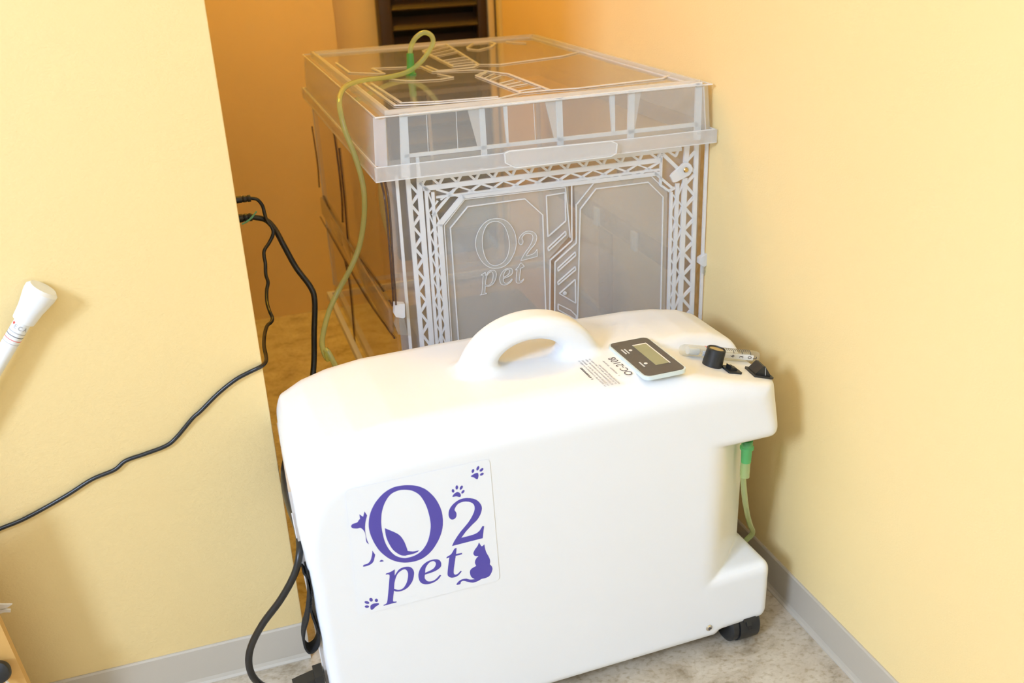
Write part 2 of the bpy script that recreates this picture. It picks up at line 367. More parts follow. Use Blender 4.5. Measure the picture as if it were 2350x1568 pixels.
def body_mesh():
    top = [(-.634, .03), (-.637, .16), (-.641, .30), (-.645, .36), (-.6445, .398), (-.629, .428), (-.599, .445), (-.563, .455), (-.515, .461), (-.40, .4625), (-.2, .4625), (-.12, .461), (-.075, .457), (-.035, .449), (0, .434)]
    P = top+[(0, .04), (-.078, .037), (-.084, .030)]
    R = [.012]+[0]*(len(top)-2)+[.02, .016, .003, .003]
    poly = np.array(round_poly(P, R))
    h = .0031
    xs = np.arange(-.665, .021, h); ys = np.arange(-.016, .292, h); zs = np.arange(.016, .548, h)
    X2, Z2 = np.meshgrid(xs, zs, indexing='ij')
    d2 = np.full(X2.shape, 1e9); ins = np.zeros(X2.shape, bool); n = len(poly)
    for i in range(n):
        a, b = poly[i], poly[(i+1) % n]; e = b-a; px, pz = X2-a[0], Z2-a[1]
        t = np.clip((px*e[0]+pz*e[1])/(e@e+1e-12), 0, 1)
        d2 = np.minimum(d2, (px-e[0]*t)**2+(pz-e[1]*t)**2)
        cr = ((a[1] > Z2) != (b[1] > Z2)) & (X2 < (b[0]-a[0])*(Z2-a[1])/(b[1]-a[1]+1e-12)+a[0]); ins ^= cr
    d2 = np.sqrt(d2)*np.where(ins, -1, 1)
    def sst(a, b, v): t = np.clip((v-a)/(b-a), 0, 1); return t*t*(3-2*t)
    def smax(a, b, k): q = np.clip(.5-.5*(b-a)/k, 0, 1); return b+(a-b)*q+k*q*(1-q)
    def smin(a, b, k): return -smax(-a, -b, k)
    def field(x, y, z, dd):
        r = .014+.036*sst(.32, .45, z)
        w1 = dd+r; w2 = np.abs(y-DEP/2)-DEP/2+r
        d = np.minimum(np.maximum(w1, w2), 0)+np.sqrt(np.maximum(w1, 0)**2+np.maximum(w2, 0)**2)-r
        ym = np.minimum(y, DEP-y)
        a = np.abs(z-.2405)-.1015
        b = -((x+.092)*.684-ym*.729); b2 = -(x+.012)
        d = smax(d, -np.maximum(a, np.minimum(b, b2)), .017)
        up = (z-(.418-.2615*x))*.967
        wl = (y-.112-up*.9)/1.34
        d = smax(d, -np.maximum(-up, wl), .007)
        q1 = (np.sqrt(((x+.31)/.096)**2+((z-.450)/.0765)**2)-1)*.074
        q2 = (np.sqrt(((x+.312)/.047)**2+((z-.4655)/.030)**2)-1)*.031
        hh = np.maximum(q1, -q2); rr = .013
        v1 = hh+rr; v2 = np.abs(y-.137)-.024+rr
        hd = np.minimum(np.maximum(v1, v2), 0)+np.sqrt(np.maximum(v1, 0)**2+np.maximum(v2, 0)**2)-rr
        d = smax(d, -(x+.657-.09*y-.05*np.maximum(0, .40-z))*.99, .010)
        return smin(d, hd, .014)
    X, Y, Z = np.meshgrid(xs, ys, zs, indexing='ij')
    D = field(X, Y, Z, d2[:, None, :]).astype(np.float64)
    # surface nets
    S = D < 0; c = np.zeros(tuple(s-1 for s in D.shape), np.int32)
    for i in (0, 1):
        for j in (0, 1):
            for k in (0, 1): c += S[i:i+c.shape[0], j:j+c.shape[1], k:k+c.shape[2]]
    act = np.argwhere((c > 0) & (c < 8)); idx = -np.ones(c.shape, np.int64); idx[tuple(act.T)] = np.arange(len(act))
    acc = np.zeros((len(act), 3)); cnt = np.zeros(len(act))
    cor = [(i, j, k) for i in (0, 1) for j in (0, 1) for k in (0, 1)]
    for p in cor:
        for ax in range(3):
            if p[ax]: continue
            q = list(p); q[ax] = 1
            da = D[tuple((act+p).T)]; db = D[tuple((act+q).T)]; mk = (da < 0) != (db < 0)
            t = np.where(mk, da/(da-db+1e-15), 0); v = np.tile(np.array(p, float), (len(act), 1)); v[:, ax] = t
            acc[mk] += v[mk]; cnt[mk] += 1
    V = (act+acc/cnt[:, None])*h+np.array([xs[0], ys[0], zs[0]])
    Fs = []
    for ax in range(3):
        o1, o2 = [(1, 2), (2, 0), (0, 1)][ax]
        sl0 = [slice(None)]*3; sl1 = [slice(None)]*3; sl0[ax] = slice(0, -1); sl1[ax] = slice(1, None)
        e = np.argwhere(S[tuple(sl0)] != S[tuple(sl1)])
        e = e[(e[:, o1] > 0) & (e[:, o2] > 0)]
        flip = S[tuple(e.T)]
        def cell(a, b): q = e.copy(); q[:, o1] -= a; q[:, o2] -= b; return idx[tuple(q.T)]
        Q = np.stack([cell(1, 1), cell(0, 1), cell(0, 0), cell(1, 0)], 1)
        Q[~flip] = Q[~flip][:, ::-1]; Fs.append(Q)
    return V, np.concatenate(Fs)
def grid_part(name, V, Fc, m, parent):
    used = np.unique(Fc); mp = -np.ones(len(V), np.int64); mp[used] = np.arange(len(used))
    me = bpy.data.meshes.new(name); v = V[used]; f = mp[Fc].astype(np.int32)
    me.vertices.add(len(v)); me.vertices.foreach_set('co', v.ravel().astype(np.float32))
    me.loops.add(f.size); me.loops.foreach_set('vertex_index', f.ravel())
    me.polygons.add(len(f)); me.polygons.foreach_set('loop_start', np.arange(0, f.size, 4, dtype=np.int32))
    me.update(calc_edges=True); me.validate(); me.shade_smooth(); me.materials.append(M[m])
    return link(bpy.data.objects.new(name, me), parent), used
BV, BF = body_mesh()
# light smoothing of the surface-net grid
adj = np.concatenate([BF[:, [0, 1]], BF[:, [1, 2]], BF[:, [2, 3]], BF[:, [3, 0]]]); adj = np.concatenate([adj, adj[:, ::-1]])
deg = np.bincount(adj[:, 0], minlength=len(BV))[:, None]
for lam in (.5, -.52, .5, -.52, .5, -.52):
    s = np.stack([np.bincount(adj[:, 0], weights=BV[adj[:, 1], k], minlength=len(BV)) for k in range(3)], 1)/deg
    BV = BV+lam*(s-BV)
cen = BV[BF].mean(1)
isH = (np.abs(cen[:, 0]+.31) < .099) & (np.abs(cen[:, 1]-.137) < .034) & (cen[:, 2] > .4655)
body, _ = grid_part('body', BV, BF[~isH], 'white', OC)
handle, _ = grid_part('handle', BV, BF[isH], 'white', OC)
# shared normals across the cut between shell and handle
def vnormals(V, Fq):
    a = V[Fq[:, 2]]-V[Fq[:, 0]]; b = V[Fq[:, 3]]-V[Fq[:, 1]]; fn = np.cross(a, b); N_ = np.zeros_like(V)
    for k in range(4): np.add.at(N_, Fq[:, k], fn)
    return N_/np.linalg.norm(N_, axis=1, keepdims=True)
VN = vnormals(BV, BF)
for o, q in ((body, BF[~isH]), (handle, BF[isH])): o.data.normals_split_custom_set_from_vertices(VN[np.unique(q)].tolist())

# --- left end: grey filter panel, its seam, strap and inlet
def ep(y, z, o): return (max(-.641+.03*(.30-z) if z < .30 else -.641-.066*(min(z, .37)-.30), -.656+.09*y+.05*max(0, .40-z))-o, y, z)
b = Bag(); b.prism([ep(.030, .055, -.004), ep(.240, .055, -.004), ep(.240, .375, -.004), ep(.225, .395, -.004), ep(.045, .395, -.004), ep(.030, .375, -.004)], (-.0062, 0, 0)); b.build('end_panel', 'grey', OC)
b = Bag(); b.prism([ep(.036, .06, .0018), ep(.039, .06, .0018), ep(.039, .37, .0018), ep(.036, .37, .0018)], (-.0012, 0, 0)); b.build('end_seam', 'paper', OC)
# --- logo on the front shell, traced in the plane of the shell
def lg(p): q = LP(780+p[0]/3.92, 1030+p[1]/3.92, (0, 1, 0), 0.0); return (q[0], q[2])
G_O = [[(625, 326), (700, 335), (780, 370), (860, 450), (910, 550), (925, 650), (915, 740), (880, 830), (820, 920), (740, 985), (650, 1015), (550, 1020), (450, 990), (360, 920), (300, 830), (265, 740), (258, 660), (275, 570), (320, 480), (390, 400), (470, 350), (550, 330)],
       [(600, 367), (660, 380), (720, 420), (770, 500), (800, 590), (815, 680), (808, 760), (785, 840), (740, 910), (680, 955), (610, 978), (560, 980), (500, 960), (450, 915), (410, 850), (385, 770), (372, 690), (371, 620), (380, 550), (410, 470), (460, 405), (530, 372)]]
G_2 = [[(1030, 545), (1046, 575), (1046, 605), (1030, 628), (1005, 635), (985, 620), (976, 590), (982, 550), (1005, 510), (1050, 470), (1100, 447), (1160, 442), (1220, 455), (1260, 490), (1275, 530), (1265, 580), (1235, 635), (1180, 690), (1130, 745), (1090, 800, 1), (1200, 770), (1250, 740), (1280, 695, 1), (1295, 695, 1), (1283, 802, 1), (1007, 873, 1), (1030, 825), (1080, 750), (1150, 665), (1190, 600), (1210, 545), (1205, 505), (1180, 482), (1140, 473), (1095, 478), (1055, 500)]]
G_P = [[(411, 1130, 1), (415, 1120, 1), (450, 1108), (492, 1084, 1), (491, 1140, 1), (530, 1085), (580, 1062), (630, 1062), (660, 1090), (665, 1130), (650, 1190), (610, 1245), (560, 1275), (510, 1282), (485, 1275, 1), (476, 1362), (488, 1373), (508, 1371, 1), (508, 1380, 1), (391, 1410, 1), (393, 1402, 1), (415, 1392), (425, 1370), (432, 1310), (443, 1180), (446, 1140), (435, 1128)],
       [(575, 1082), (605, 1100), (612, 1140), (600, 1200), (570, 1250), (530, 1268), (486, 1258, 1), (492, 1190), (520, 1120)]]
G_E = [[(897, 1133, 1), (910, 1137, 1), (880, 1175), (830, 1205), (770, 1217), (725, 1200), (706, 1155), (710, 1105), (740, 1050), (790, 1010), (850, 993), (890, 998), (909, 1025), (905, 1060), (870, 1090), (820, 1112), (763, 1130, 1), (763, 1165), (790, 1190), (830, 1188), (865, 1168)],
       [(765, 1115, 1), (770, 1070), (800, 1025), (835, 1008), (858, 1020), (860, 1045), (835, 1080)]]
G_T = [[(957, 985, 1), (960, 972, 1), (1000, 945), (1028, 900), (1048, 890, 1), (1043, 945, 1), (1097, 935, 1), (1097, 947, 1), (1040, 962, 1), (1022, 1095), (1030, 1128), (1055, 1125), (1085, 1097, 1), (1095, 1100, 1), (1060, 1140), (1010, 1158), (975, 1145), (967, 1110), (983, 975, 1)]]
G_DOG = [(98, 694, 1), (112, 676), (155, 660), (165, 645), (180, 628, 1), (174, 588, 1), (195, 602), (208, 610, 1), (220, 562, 1), (243, 598, 1), (230, 650), (225, 700), (228, 750), (240, 810), (260, 858, 1), (236, 832), (230, 780), (220, 745), (200, 720), (180, 710), (155, 715), (112, 712)]
G_TAIL = [(402, 712, 1), (520, 765), (570, 820), (600, 890), (608, 918, 1), (660, 922), (712, 912, 1), (690, 930), (650, 945), (600, 955), (585, 960), (540, 952), (480, 910), (440, 850), (415, 790)]
G_LEG = [(291, 915, 1), (316, 950, 1), (300, 1012), (265, 1043), (215, 1058), (208, 1052), (215, 1042), (250, 1030), (275, 1000), (288, 950)]
G_TOE = [(354, 1012, 1), (372, 997), (395, 1009, 1), (370, 1014)]
G_CAT = [(1250, 842, 1), (1270, 873), (1283, 872), (1298, 858, 1), (1303, 890), (1315, 930), (1340, 975), (1350, 1010), (1346, 1036, 1), (1368, 1062), (1368, 1095), (1345, 1140), (1310, 1160), (1275, 1168), (1240, 1188), (1195, 1202), (1150, 1195), (1110, 1186), (1088, 1195), (1080, 1215), (1050, 1222), (1052, 1208), (1085, 1178), (1130, 1167), (1170, 1175), (1212, 1172, 1), (1180, 1150), (1168, 1110), (1180, 1080), (1224, 1052, 1), (1213, 1020), (1225, 985), (1246, 964, 1), (1215, 962), (1199, 942), (1210, 910), (1235, 875)]
PAWS = [([(1178, 243), (1210, 222), (1238, 216), (1245, 235), (1240, 265), (1228, 272), (1205, 257), (1182, 250)], [(1195, 198, 11, 18, 20), (1239, 174, 11, 21, 25), (1272, 188, 21, 11, -40), (1275, 227, 19, 10, -30)]),
        ([(1012, 430), (1025, 405), (1055, 387), (1080, 400), (1086, 422), (1075, 432), (1045, 426)], [(1016, 377, 12, 16, -10), (1050, 346, 12, 19, 5), (1090, 348, 11, 21, 30), (1105, 385, 10, 19, 40)]),
        ([(275, 1440), (275, 1410), (300, 1392), (345, 1388), (348, 1400), (320, 1418), (300, 1440), (285, 1445)], [(242, 1381, 22, 12, 15), (242, 1418, 20, 11, 0), (279, 1356, 15, 17, -35), (327, 1362, 14, 15, 0)])]
def sticker(parent, frame_y, sgn):
    st = None
    x0 = lg((745, 800))[0]
    def mp(p): a = lg(p); return (a[0] if sgn > 0 else a[0], a[1])
    fr = ((0, frame_y, 0), (1, 0, 0), (0, 0, 1)) if sgn > 0 else ((2*x0, frame_y, 0), (-1, 0, 0), (0, 0, 1))
    # u x v for (x, z) is -y: toward the viewer at the front; on the back the frame is turned round
    corners = [mp(p) for p in ((45, 372), (1345, 88), (1438, 1180), (168, 1502))]
    corners = [tuple(c) for c in round_poly(corners, [.006]*4)]
    film = curve_mesh('logo_sticker', [corners], fr, .0003, 'film', parent)
    f2 = (tuple(np.array(fr[0])+np.array((0, -.0003*sgn, 0))), fr[1], fr[2])
    def put(nm, loops): return curve_mesh(nm, [[mp(p) for p in glyph(l)] for l in loops], f2, .0002, 'purple', film)
    put('letter_o', G_O); put('letter_two', G_2); put('letter_p', G_P); put('letter_e', G_E); put('letter_t', G_T)
    put('dog_mark', [G_DOG]); put('dog_mark', [G_TAIL]); put('dog_mark', [G_LEG]); put('dog_mark', [G_TOE]); put('cat_mark', [G_CAT])
    for pad, toes in PAWS:
        curve_mesh('paw_mark', [[mp(p) for p in glyph(pad)]]+[[mp(p) for p in ell(*t)] for t in toes], f2, .0002, 'purple', film)
    return film
sticker(OC, -.0004, 1)
sticker(OC, DEP+.0004, -1)
# --- display on the top
ZT = .4626
dz = ZT+.0045
dc = [LP(u, v, (0, 0, 1), dz)[:2] for u, v in ((1480, 863), (1571, 849), (1487, 772), (1399, 791))]
dx0, dx1 = np.mean([dc[0][0], dc[3][0]]), np.mean([dc[1][0], dc[2][0]]); dy0, dy1 = np.mean([dc[0][1], dc[1][1]]), np.mean([dc[2][1], dc[3][1]])
disp = curve_mesh('display', [[tuple(p) for p in round_poly([(dx0-.002, dy0-.002), (dx1+.002, dy0-.002), (dx1+.002, dy1+.002), (dx0-.002, dy1+.002)], [.009]*4)]], ((0, 0, ZT-.001), (1, 0, 0), (0, 1, 0)), .0052, 'glass', OC)
curve_mesh('bezel', [[tuple(p) for p in round_poly([(dx0, dy0), (dx1, dy0), (dx1, dy1), (dx0, dy1)], [.008]*4)]], ((0, 0, ZT+.0042), (1, 0, 0), (0, 1, 0)), .0006, 'bezel', disp)
lc = [LP(u, v, (0, 0, 1), dz)[:2] for u, v in ((1505, 840), (1533, 832), (1482, 789), (1455, 796))]
lx0, lx1, ly0, ly1 = np.mean([lc[0][0], lc[3][0]]), np.mean([lc[1][0], lc[2][0]]), np.mean([lc[0][1], lc[1][1]]), np.mean([lc[2][1], lc[3][1]])
box('lcd', lx0, lx1, ly0, ly1, ZT+.0048, ZT+.0052, 'lcd', disp)
b = Bag(); b.box(lx1, lx1+.0018, ly0-.001, ly1+.003, ZT+.0048, ZT+.0052); b.box(lx0, lx1, ly1, ly1+.003, ZT+.0048, ZT+.0052); b.build('lcd_edge', 'lite', disp)
for (u, v) in ((1447, 805), (1482, 835)):
    q = LP(u, v, (0, 0, 1), dz)
    lathe('lamp', [(.0024, 0), (.0024, .0004), (.0018, .0007)], 'lite', disp, ((q[0], q[1], ZT+.0048), (0, 0, 1)), 16)
    for k in range(2 if u < 1460 else 1):
        bb = Bag(); xx = q[0]-.0058-.0042*k
        yy = q[1]-.008
        for j in range(7): bb.box(xx-.0010, xx+.0010, yy+j*.0022, yy+j*.0022+.0015, ZT+.0048, ZT+.0051)
        o = bb.build('caption', 'lite', disp); o['kind'] = 'stuff'
# --- printed model number and notice (read from the right end)
q0, q1 = LP(1443, 855, (0, 0, 1), ZT), LP(1407, 826, (0, 0, 1), ZT)
tx = (q0[0]+q1[0])/2; ty = (q0[1]+q1[1])/2
text('model_number', 'OC-2108', .0150, ((tx, ty, ZT), (0, 1, 0), (-1, 0, 0)), .0002, 'ink', OC, thin=.009)
rnd = random.Random(7)
for k, (u0, v0, u1, v1, mm) in enumerate(((1421, 862, 1382, 829, 'inkpale'), (1422, 881, 1374, 835, 'inkpale'), (1414, 881, 1350, 822, 'inkpale'), (1406, 883, 1340, 827, 'inkpale'), (1397, 885, 1335, 825, 'inkpale'), (1390, 887, 1326, 828, 'inkpale'), (1360, 871, 1331, 845, 'ink'))):
    a, c = LP(u0, v0, (0, 0, 1), ZT), LP(u1, v1, (0, 0, 1), ZT); bb = Bag(); y = a[1]
    x = a[0]+(c[0]-a[0])*.0
    hw = .0013 if mm == 'ink' else .00105
    while y < c[1]:
        wd = rnd.uniform(.0009, .0024)
        if rnd.random() > .14:
            bb.box(x-hw*rnd.uniform(.5, 1), x+hw*rnd.uniform(.5, 1), y, y+wd*.32, ZT, ZT+.0002)
            bb.box(x-hw, x-hw*.55, y, y+wd*.8, ZT, ZT+.0002)
            if rnd.random() > .4: bb.box(x+hw*.5, x+hw*.9, y, y+wd*.8, ZT, ZT+.0002)
        y += wd
    o = bb.build('printed_line', mm, OC); o['kind'] = 'stuff'
# --- control deck: knob, two switches, flow meter (deck plane slopes to the right end)
NS = np.array([.2615, 0, 1.0]); NS /= np.linalg.norm(NS); ND = NS@np.array([0, 0, .418])
US = np.array([1, 0, -.2615]); US /= np.linalg.norm(US)
def deck(u, v, hgt=0): return LP(u, v, NS, ND+hgt)
kb = deck(1633, 846)
kb = deck(1634, 838)
kn = lathe('knob', [(.0001, -.001), (.0136, -.001), (.0136, .002), (.0128, .0195), (.0128, .0235), (.0118, .0245), (.0108, .0245), (.0102, .0228), (.0001, .0228)], 'black', OC, (kb, NS), 40)
lathe('knob_cap', [(.0001, .0228), (.0099, .0228), (.0097, .0234), (.0001, .0236)], 'brass', kn, (kb, NS), 32)
def deck_plate(nm, pts, t, m, parent):
    P = [deck(u, v, t) for u, v in pts]; b = Bag(); b.prism([p-NS*t-NS*.001 for p in P], NS*(t+.001)); return b.build(nm, m, parent)
def switch(pts, kind):
    P = [deck(u, v, .0025) for u, v in pts]; c = sum(P)/4
    u = ((P[2]-P[1])+(P[3]-P[0]))/2; v = ((P[0]-P[1])+(P[3]-P[2]))/2; lu, lvv = np.linalg.norm(u), np.linalg.norm(v); u /= lu
    v = v-u*(u@v); v /= np.linalg.norm(v)
    c0 = c-NS*.0025
    s = curve_mesh('switch', [[tuple(q) for q in round_poly([(-lu/2, -lvv/2), (lu/2, -lvv/2), (lu/2, lvv/2), (-lu/2, lvv/2)], [.0012]*4)]], (c0, u, v), .0027, 'black', OC)
    b = Bag(); W = lvv*.36
    if kind == 'rocker':
        prof = [(-lu*.40, .0026), (-lu*.40, .0035), (-lu*.12, .0150), (lu*.0, .0150), (lu*.40, .0036), (lu*.40, .0026)]
    else:
        prof = [(-lu*.26, .0026), (-lu*.28, .0080), (-lu*.12, .0060), (lu*.1, .0062), (lu*.26, .0045), (lu*.26, .0026)]; W = lvv*.26
    b.prism([c0+u*a+NS*h-v*W for a, h in prof], v*2*W); r = b.build('rocker', 'black', s)
    if kind == 'rocker':
        b = Bag(); b.prism([c0+u*a+NS*h-v*(W+.0001) for a, h in ((lu*.11, .0026), (lu*.13, .0026), (lu*.03, .0138), (lu*.01, .0146))], v*.0003); b.build('index_line', 'lite', s)
    return s
switch([(1656, 838), (1672, 853), (1701, 856), (1686, 840)], 'toggle')
switch([(1709, 841), (1733, 862), (1778, 868), (1750, 846)], 'rocker')
g0, g1 = deck(1563, 803, .008), deck(1737, 819, .008)
gd = (g1-g0)/np.linalg.norm(g1-g0); GL = np.linalg.norm(g1-g0)
fm = lathe('flow_meter', [(.0001, 0), (.0062, 0), (.0078, .004), (.0082, .012), (.0082, GL-.006), (.0070, GL), (.0001, GL)], 'acryl', OC, (g0, gd), 28)
gs = np.cross(NS, gd); gs /= np.linalg.norm(gs)
lathe('float_tube', [(.0001, .012), (.0028, .012), (.0028, GL-.012), (.0001, GL-.012)], 'milk2', fm, (g0, gd), 16)
lathe('end_plug', [(.0001, .010), (.0055, .010), (.0055, .026), (.0001, .026)], 'lite', fm, (g0, gd), 20)
def arc_mark(s, a0, a1, wd, mm, nm, r=.0084):
    V, Fc = [], []; n = 8
    for i in range(n+1):
        a = math.radians(a0+(a1-a0)*i/n)
        for ds in (-wd/2, wd/2):
            for rr in (r-.0003, r): V.append(g0+gd*(s+ds)+(NS*math.sin(a)+(-gs)*math.cos(a))*rr)
    for i in range(n):
        a, c = i*4, i*4+4
        for p, q in ((0, 1), (1, 3), (3, 2), (2, 0)): Fc.append((a+p, a+q, c+q, c+p))
    return mesh(nm, V, Fc, mm, fm)
if gs@np.array([0, 1, 0]) < 0: gs = -gs
for k in range(17):
    s = GL*.42+k*(GL*.45)/16
    arc_mark(s, 30 if k % 4 == 0 else 55, 112, .0008, 'ink', 'scale_mark')
arc_mark(GL*.30, 0, 120, .0012, 'red', 'limit_mark')
V, Fc = [], []
for i in range(7):
    a = math.radians(-24+52*i/6)
    for ss in (GL*.24, GL*.91):
        for rr in (.00822, .00838): V.append(g0+gd*ss+(NS*math.sin(a)-gs*math.cos(a))*rr)
for i in range(6):
    a = i*4
    for p, q in ((0, 1), (1, 3), (3, 2), (2, 0)): Fc.append((a+p, a+q, a+4+q, a+4+p))
mesh('scale_strip', V, Fc, 'lite', fm)
for ch, s in (('9', GL*.33), ('6', GL*.63), ('3', GL*.75), ('0', GL*.86), ('L', GL*.93)):
    c = g0+gd*s+(-gs*math.cos(math.radians(4))+NS*math.sin(math.radians(4)))*.0084
    c = c*1.0; nrm = -gs*math.cos(math.radians(4))+NS*math.sin(math.radians(4)); upv = -gd; rt = np.cross(upv, nrm)
    text('scale_number', ch, .0082, (c, rt, upv), .0003, 'ink', fm)
# --- hose outlet under the overhang, screw, casters
hx, hy = -.033, .034
lathe('hose_outlet', [(.0001, .005), (.0085, .005), (.0085, -.004), (.0052, -.005), (.0062, -.008), (.0050, -.010), (.0064, -.013), (.0050, -.016), (.0064, -.019), (.0050, -.021), (.0001, -.022)], 'dgreen', OC, ((hx, hy, .342), (0, 0, 1)), 24)
q = LP(1627, 1441, (0, 1, 0), 0)
sc = lathe('screw', [(.0001, -.002), (.0052, -.002), (.0050, .0008), (.0035, .002), (.0001, .0024)], 'chrome', OC, ((q[0], 0, q[2]), (0, -1, 0)), 24)
b = Bag(); b.box(q[0]-.003, q[0]+.003, -.0026, -.0021, q[2]-.0006, q[2]+.0006); b.box(q[0]-.0006, q[0]+.0006, -.0026, -.0021, q[2]-.003, q[2]+.003); b.build('cross_slot', 'ink', sc)
def caster(cx, cy, sy):
    R = .029
    c = lathe('caster', [(.0001, 0), (.018, 0), (.024, .0012), (R-.0015, .004), (R-.0015, .0125), (R-.0035, .0128), (R-.0035, .0142), (R, .0145), (R, .046), (R-.003, .0485), (.0001, .0485)], 'black', OC, ((cx-.0255, cy, R), (1, 0, 0)), 40)
    a = math.radians(28)
    o = Vector((cx+.004, cy-sy*R*math.cos(a), R+R*math.sin(a))); n = Vector((0, -sy*math.cos(a), math.sin(a))); t = Vector((0, sy*math.sin(a), math.cos(a)))
    b = Bag(); b.prism([o-Vector((.010, 0, 0))+t*.001, o+Vector((.010, 0, 0))+t*.001, o+Vector((.010, 0, 0))+t*.006, o-Vector((.010, 0, 0))+t*.006], n*.0035); b.prism([o-Vector((.006, 0, 0))-t*.006, o+Vector((.002, 0, 0))-t*.006, o+Vector((.002, 0, 0))+t*.002, o-Vector((.006, 0, 0))+t*.002], n*.0018)
    b.build('brake_tab', 'black', c)
    b = Bag(); b.prism([o-Vector((.004, 0, 0))-t*.0115, o+Vector((.002, 0, 0))-t*.0115, o+Vector((.002, 0, 0))-t*.0065, o-Vector((.004, 0, 0))-t*.0065], n*.0006); b.build('brake_slot', 'dark', c)
    b = Bag(); b.box(cx-.012, cx+.012, cy-.012, cy+.012, R+.01, R+.03); b.build('caster_stem', 'black', c)
    return c
for cx, cy, s in ((-.036, .026, 1), (-.036, DEP-.026, -1), (-.590, .026, 1), (-.590, DEP-.026, -1)): caster(cx, cy, s)

# ================================================================== CLEAR OXYGEN BOX
BX = tag(empty('pet_oxygen_box', (-.265, 1.70, 0)), 'large clear plastic pet oxygen box with milky lid, standing behind the white machine', 'oxygen box')
ox = Vector(BX.location)
X0, X1, Y0, Y1, ZB, ZL, ZTOP = -.5265, -.006, 1.312, 2.085, .238, .671, .757
def bxp(o): o.location = -ox; o.parent = BX; return o
def bbx(nm, x0, x1, y0, y1, z0, z1, m, bev=0, par=None):
    o = box(nm, x0, x1, y0, y1, z0, z1, m, None, bev)
    if par is None: return bxp(o)
    o.parent = par; return o
# lid: clear top and front skin, milky skirts, chamfered corners
lid = bxp(empty('lid'))
def lb(nm, m, P, off): q = Bag(); q.prism(P, off); return q.build(nm, m, lid)
CH, i_, zl_ = .014, .004, ZL+.018
lb('top_plate', 'top', [(X0+i_+CH, Y0+i_, ZTOP), (X1-i_-CH, Y0+i_, ZTOP), (X1-i_, Y0+i_+CH, ZTOP), (X1-i_, Y1-i_-.03, ZTOP), (X1-i_-.03, Y1-i_, ZTOP), (X0+i_+.03, Y1-i_, ZTOP), (X0+i_, Y1-i_-.03, ZTOP), (X0+i_, Y0+i_+CH, ZTOP)], (0, 0, -.0022))
def skirt(nm, m, a, c, a2, c2, t): return lb(nm, m, [(*a, zl_), (*c, zl_), (*c2, ZTOP-.0022), (*a2, ZTOP-.0022)], t)
skirt('front_skin', 'skin', (X0+CH, Y0), (X1-CH, Y0), (X0+i_+CH, Y0+i_), (X1-i_-CH, Y0+i_), (0, .0018, 0))
skirt('side_skirt', 'milk', (X0, Y1-.03), (X0, Y0+CH), (X0+i_, Y1-i_-.03), (X0+i_, Y0+i_+CH), (.0018, 0, 0))
skirt('side_skirt', 'milk', (X1, Y0+CH), (X1, Y1-.03), (X1-i_, Y0+i_+CH), (X1-i_, Y1-i_-.03), (-.0018, 0, 0))
skirt('back_skirt', 'milk', (X1-.03, Y1), (X0+.03, Y1), (X1-i_-.03, Y1-i_), (X0+i_+.03, Y1-i_), (0, -.0018, 0))
skirt('corner_face', 'milk2', (X0, Y0+CH), (X0+CH, Y0), (X0+i_, Y0+i_+CH), (X0+i_+CH, Y0+i_), (.0012, .0012, 0))
skirt('corner_face', 'milk2', (X1-CH, Y0), (X1, Y0+CH), (X1-i_-CH, Y0+i_), (X1-i_, Y0+i_+CH), (-.0012, .0012, 0))
skirt('corner_face', 'milk', (X1, Y1-.03), (X1-.03, Y1), (X1-i_, Y1-i_-.03), (X1-i_-.03, Y1-i_), (-.0012, -.0012, 0))
skirt('corner_face', 'milk', (X0+.03, Y1), (X0, Y1-.03), (X0+i_+.03, Y1-i_), (X0+i_, Y1-i_-.03), (.0012, -.0012, 0))
def ringbag(x0, x1, y0, y1, wd, z0, z1):
    b = Bag(); b.box(x0, x1, y0, y0+wd, z0, z1); b.box(x0, x1, y1-wd, y1, z0, z1); b.box(x0, x0+wd, y0+wd, y1-wd, z0, z1); b.box(x1-wd, x1, y0+wd, y1-wd, z0, z1); return b
ringbag(X0-.0045, X1+.0025, Y0-.0045, Y1+.004, .0042, ZL, ZL+.0195).build('lid_flange', 'milk', lid)
ringbag(X0-.0045, X1+.0025, Y0-.0045, Y1+.004, .0012, ZL-.0008, ZL+.0008).build('flange_edge', 'line', lid)
ringbag(X0-.002, X1+.0005, Y0-.002, Y1+.002, .0016, ZL+.0185, ZL+.0202).build('flange_edge', 'line', lid)
ringbag(X0+.004, X1-.004, Y0+.004, Y1-.004, .0018, ZTOP-.001, ZTOP+.0008).build('lid_edge', 'line', lid)
ringbag(X0+.020, X1-.020, Y0+.014, Y1-.018, .005, ZTOP, ZTOP+.0065).build('raised_rim', 'milk2', lid)
ringbag(X0+.030, X1-.030, Y0+.024, Y1-.028, .002, ZTOP, ZTOP+.002).build('raised_rim', 'line', lid)
def fl(u, v, y=Y0+.005): return WP(u, v, 1, y)
# frame bars and ribs behind the lid's front skin
b = Bag(); yy = Y0+.0065
def flp(P, d=.004): b.prism([WP(u, v, 1, yy) for u, v in P], (0, d, 0))
flp([(917, 263), (935, 260), (942, 405), (922, 408)])
flp([(1598, 190), (1612, 188), (1608, 320), (1594, 322)])
flp([(925, 262), (1605, 190), (1605, 196), (925, 269)])
flp([(928, 355), (1602, 281), (1602, 290), (929, 363)])
flp([(1100, 246), (1112, 244), (1119, 362), (1106, 364)])
flp([(1276, 226), (1290, 224), (1294, 344), (1281, 346)])
flp([(1443, 210), (1457, 208), (1455, 322), (1441, 324)])
flp([(1155, 240), (1164, 239), (1168, 335), (1164, 336)])
flp([(1399, 214), (1411, 213), (1412, 304), (1405, 305)])
flp([(955, 362), (962, 361), (966, 405), (958, 406)])
b.build('lid_frame', 'milk3', lid)
b = Bag(); yy = Y0+.008
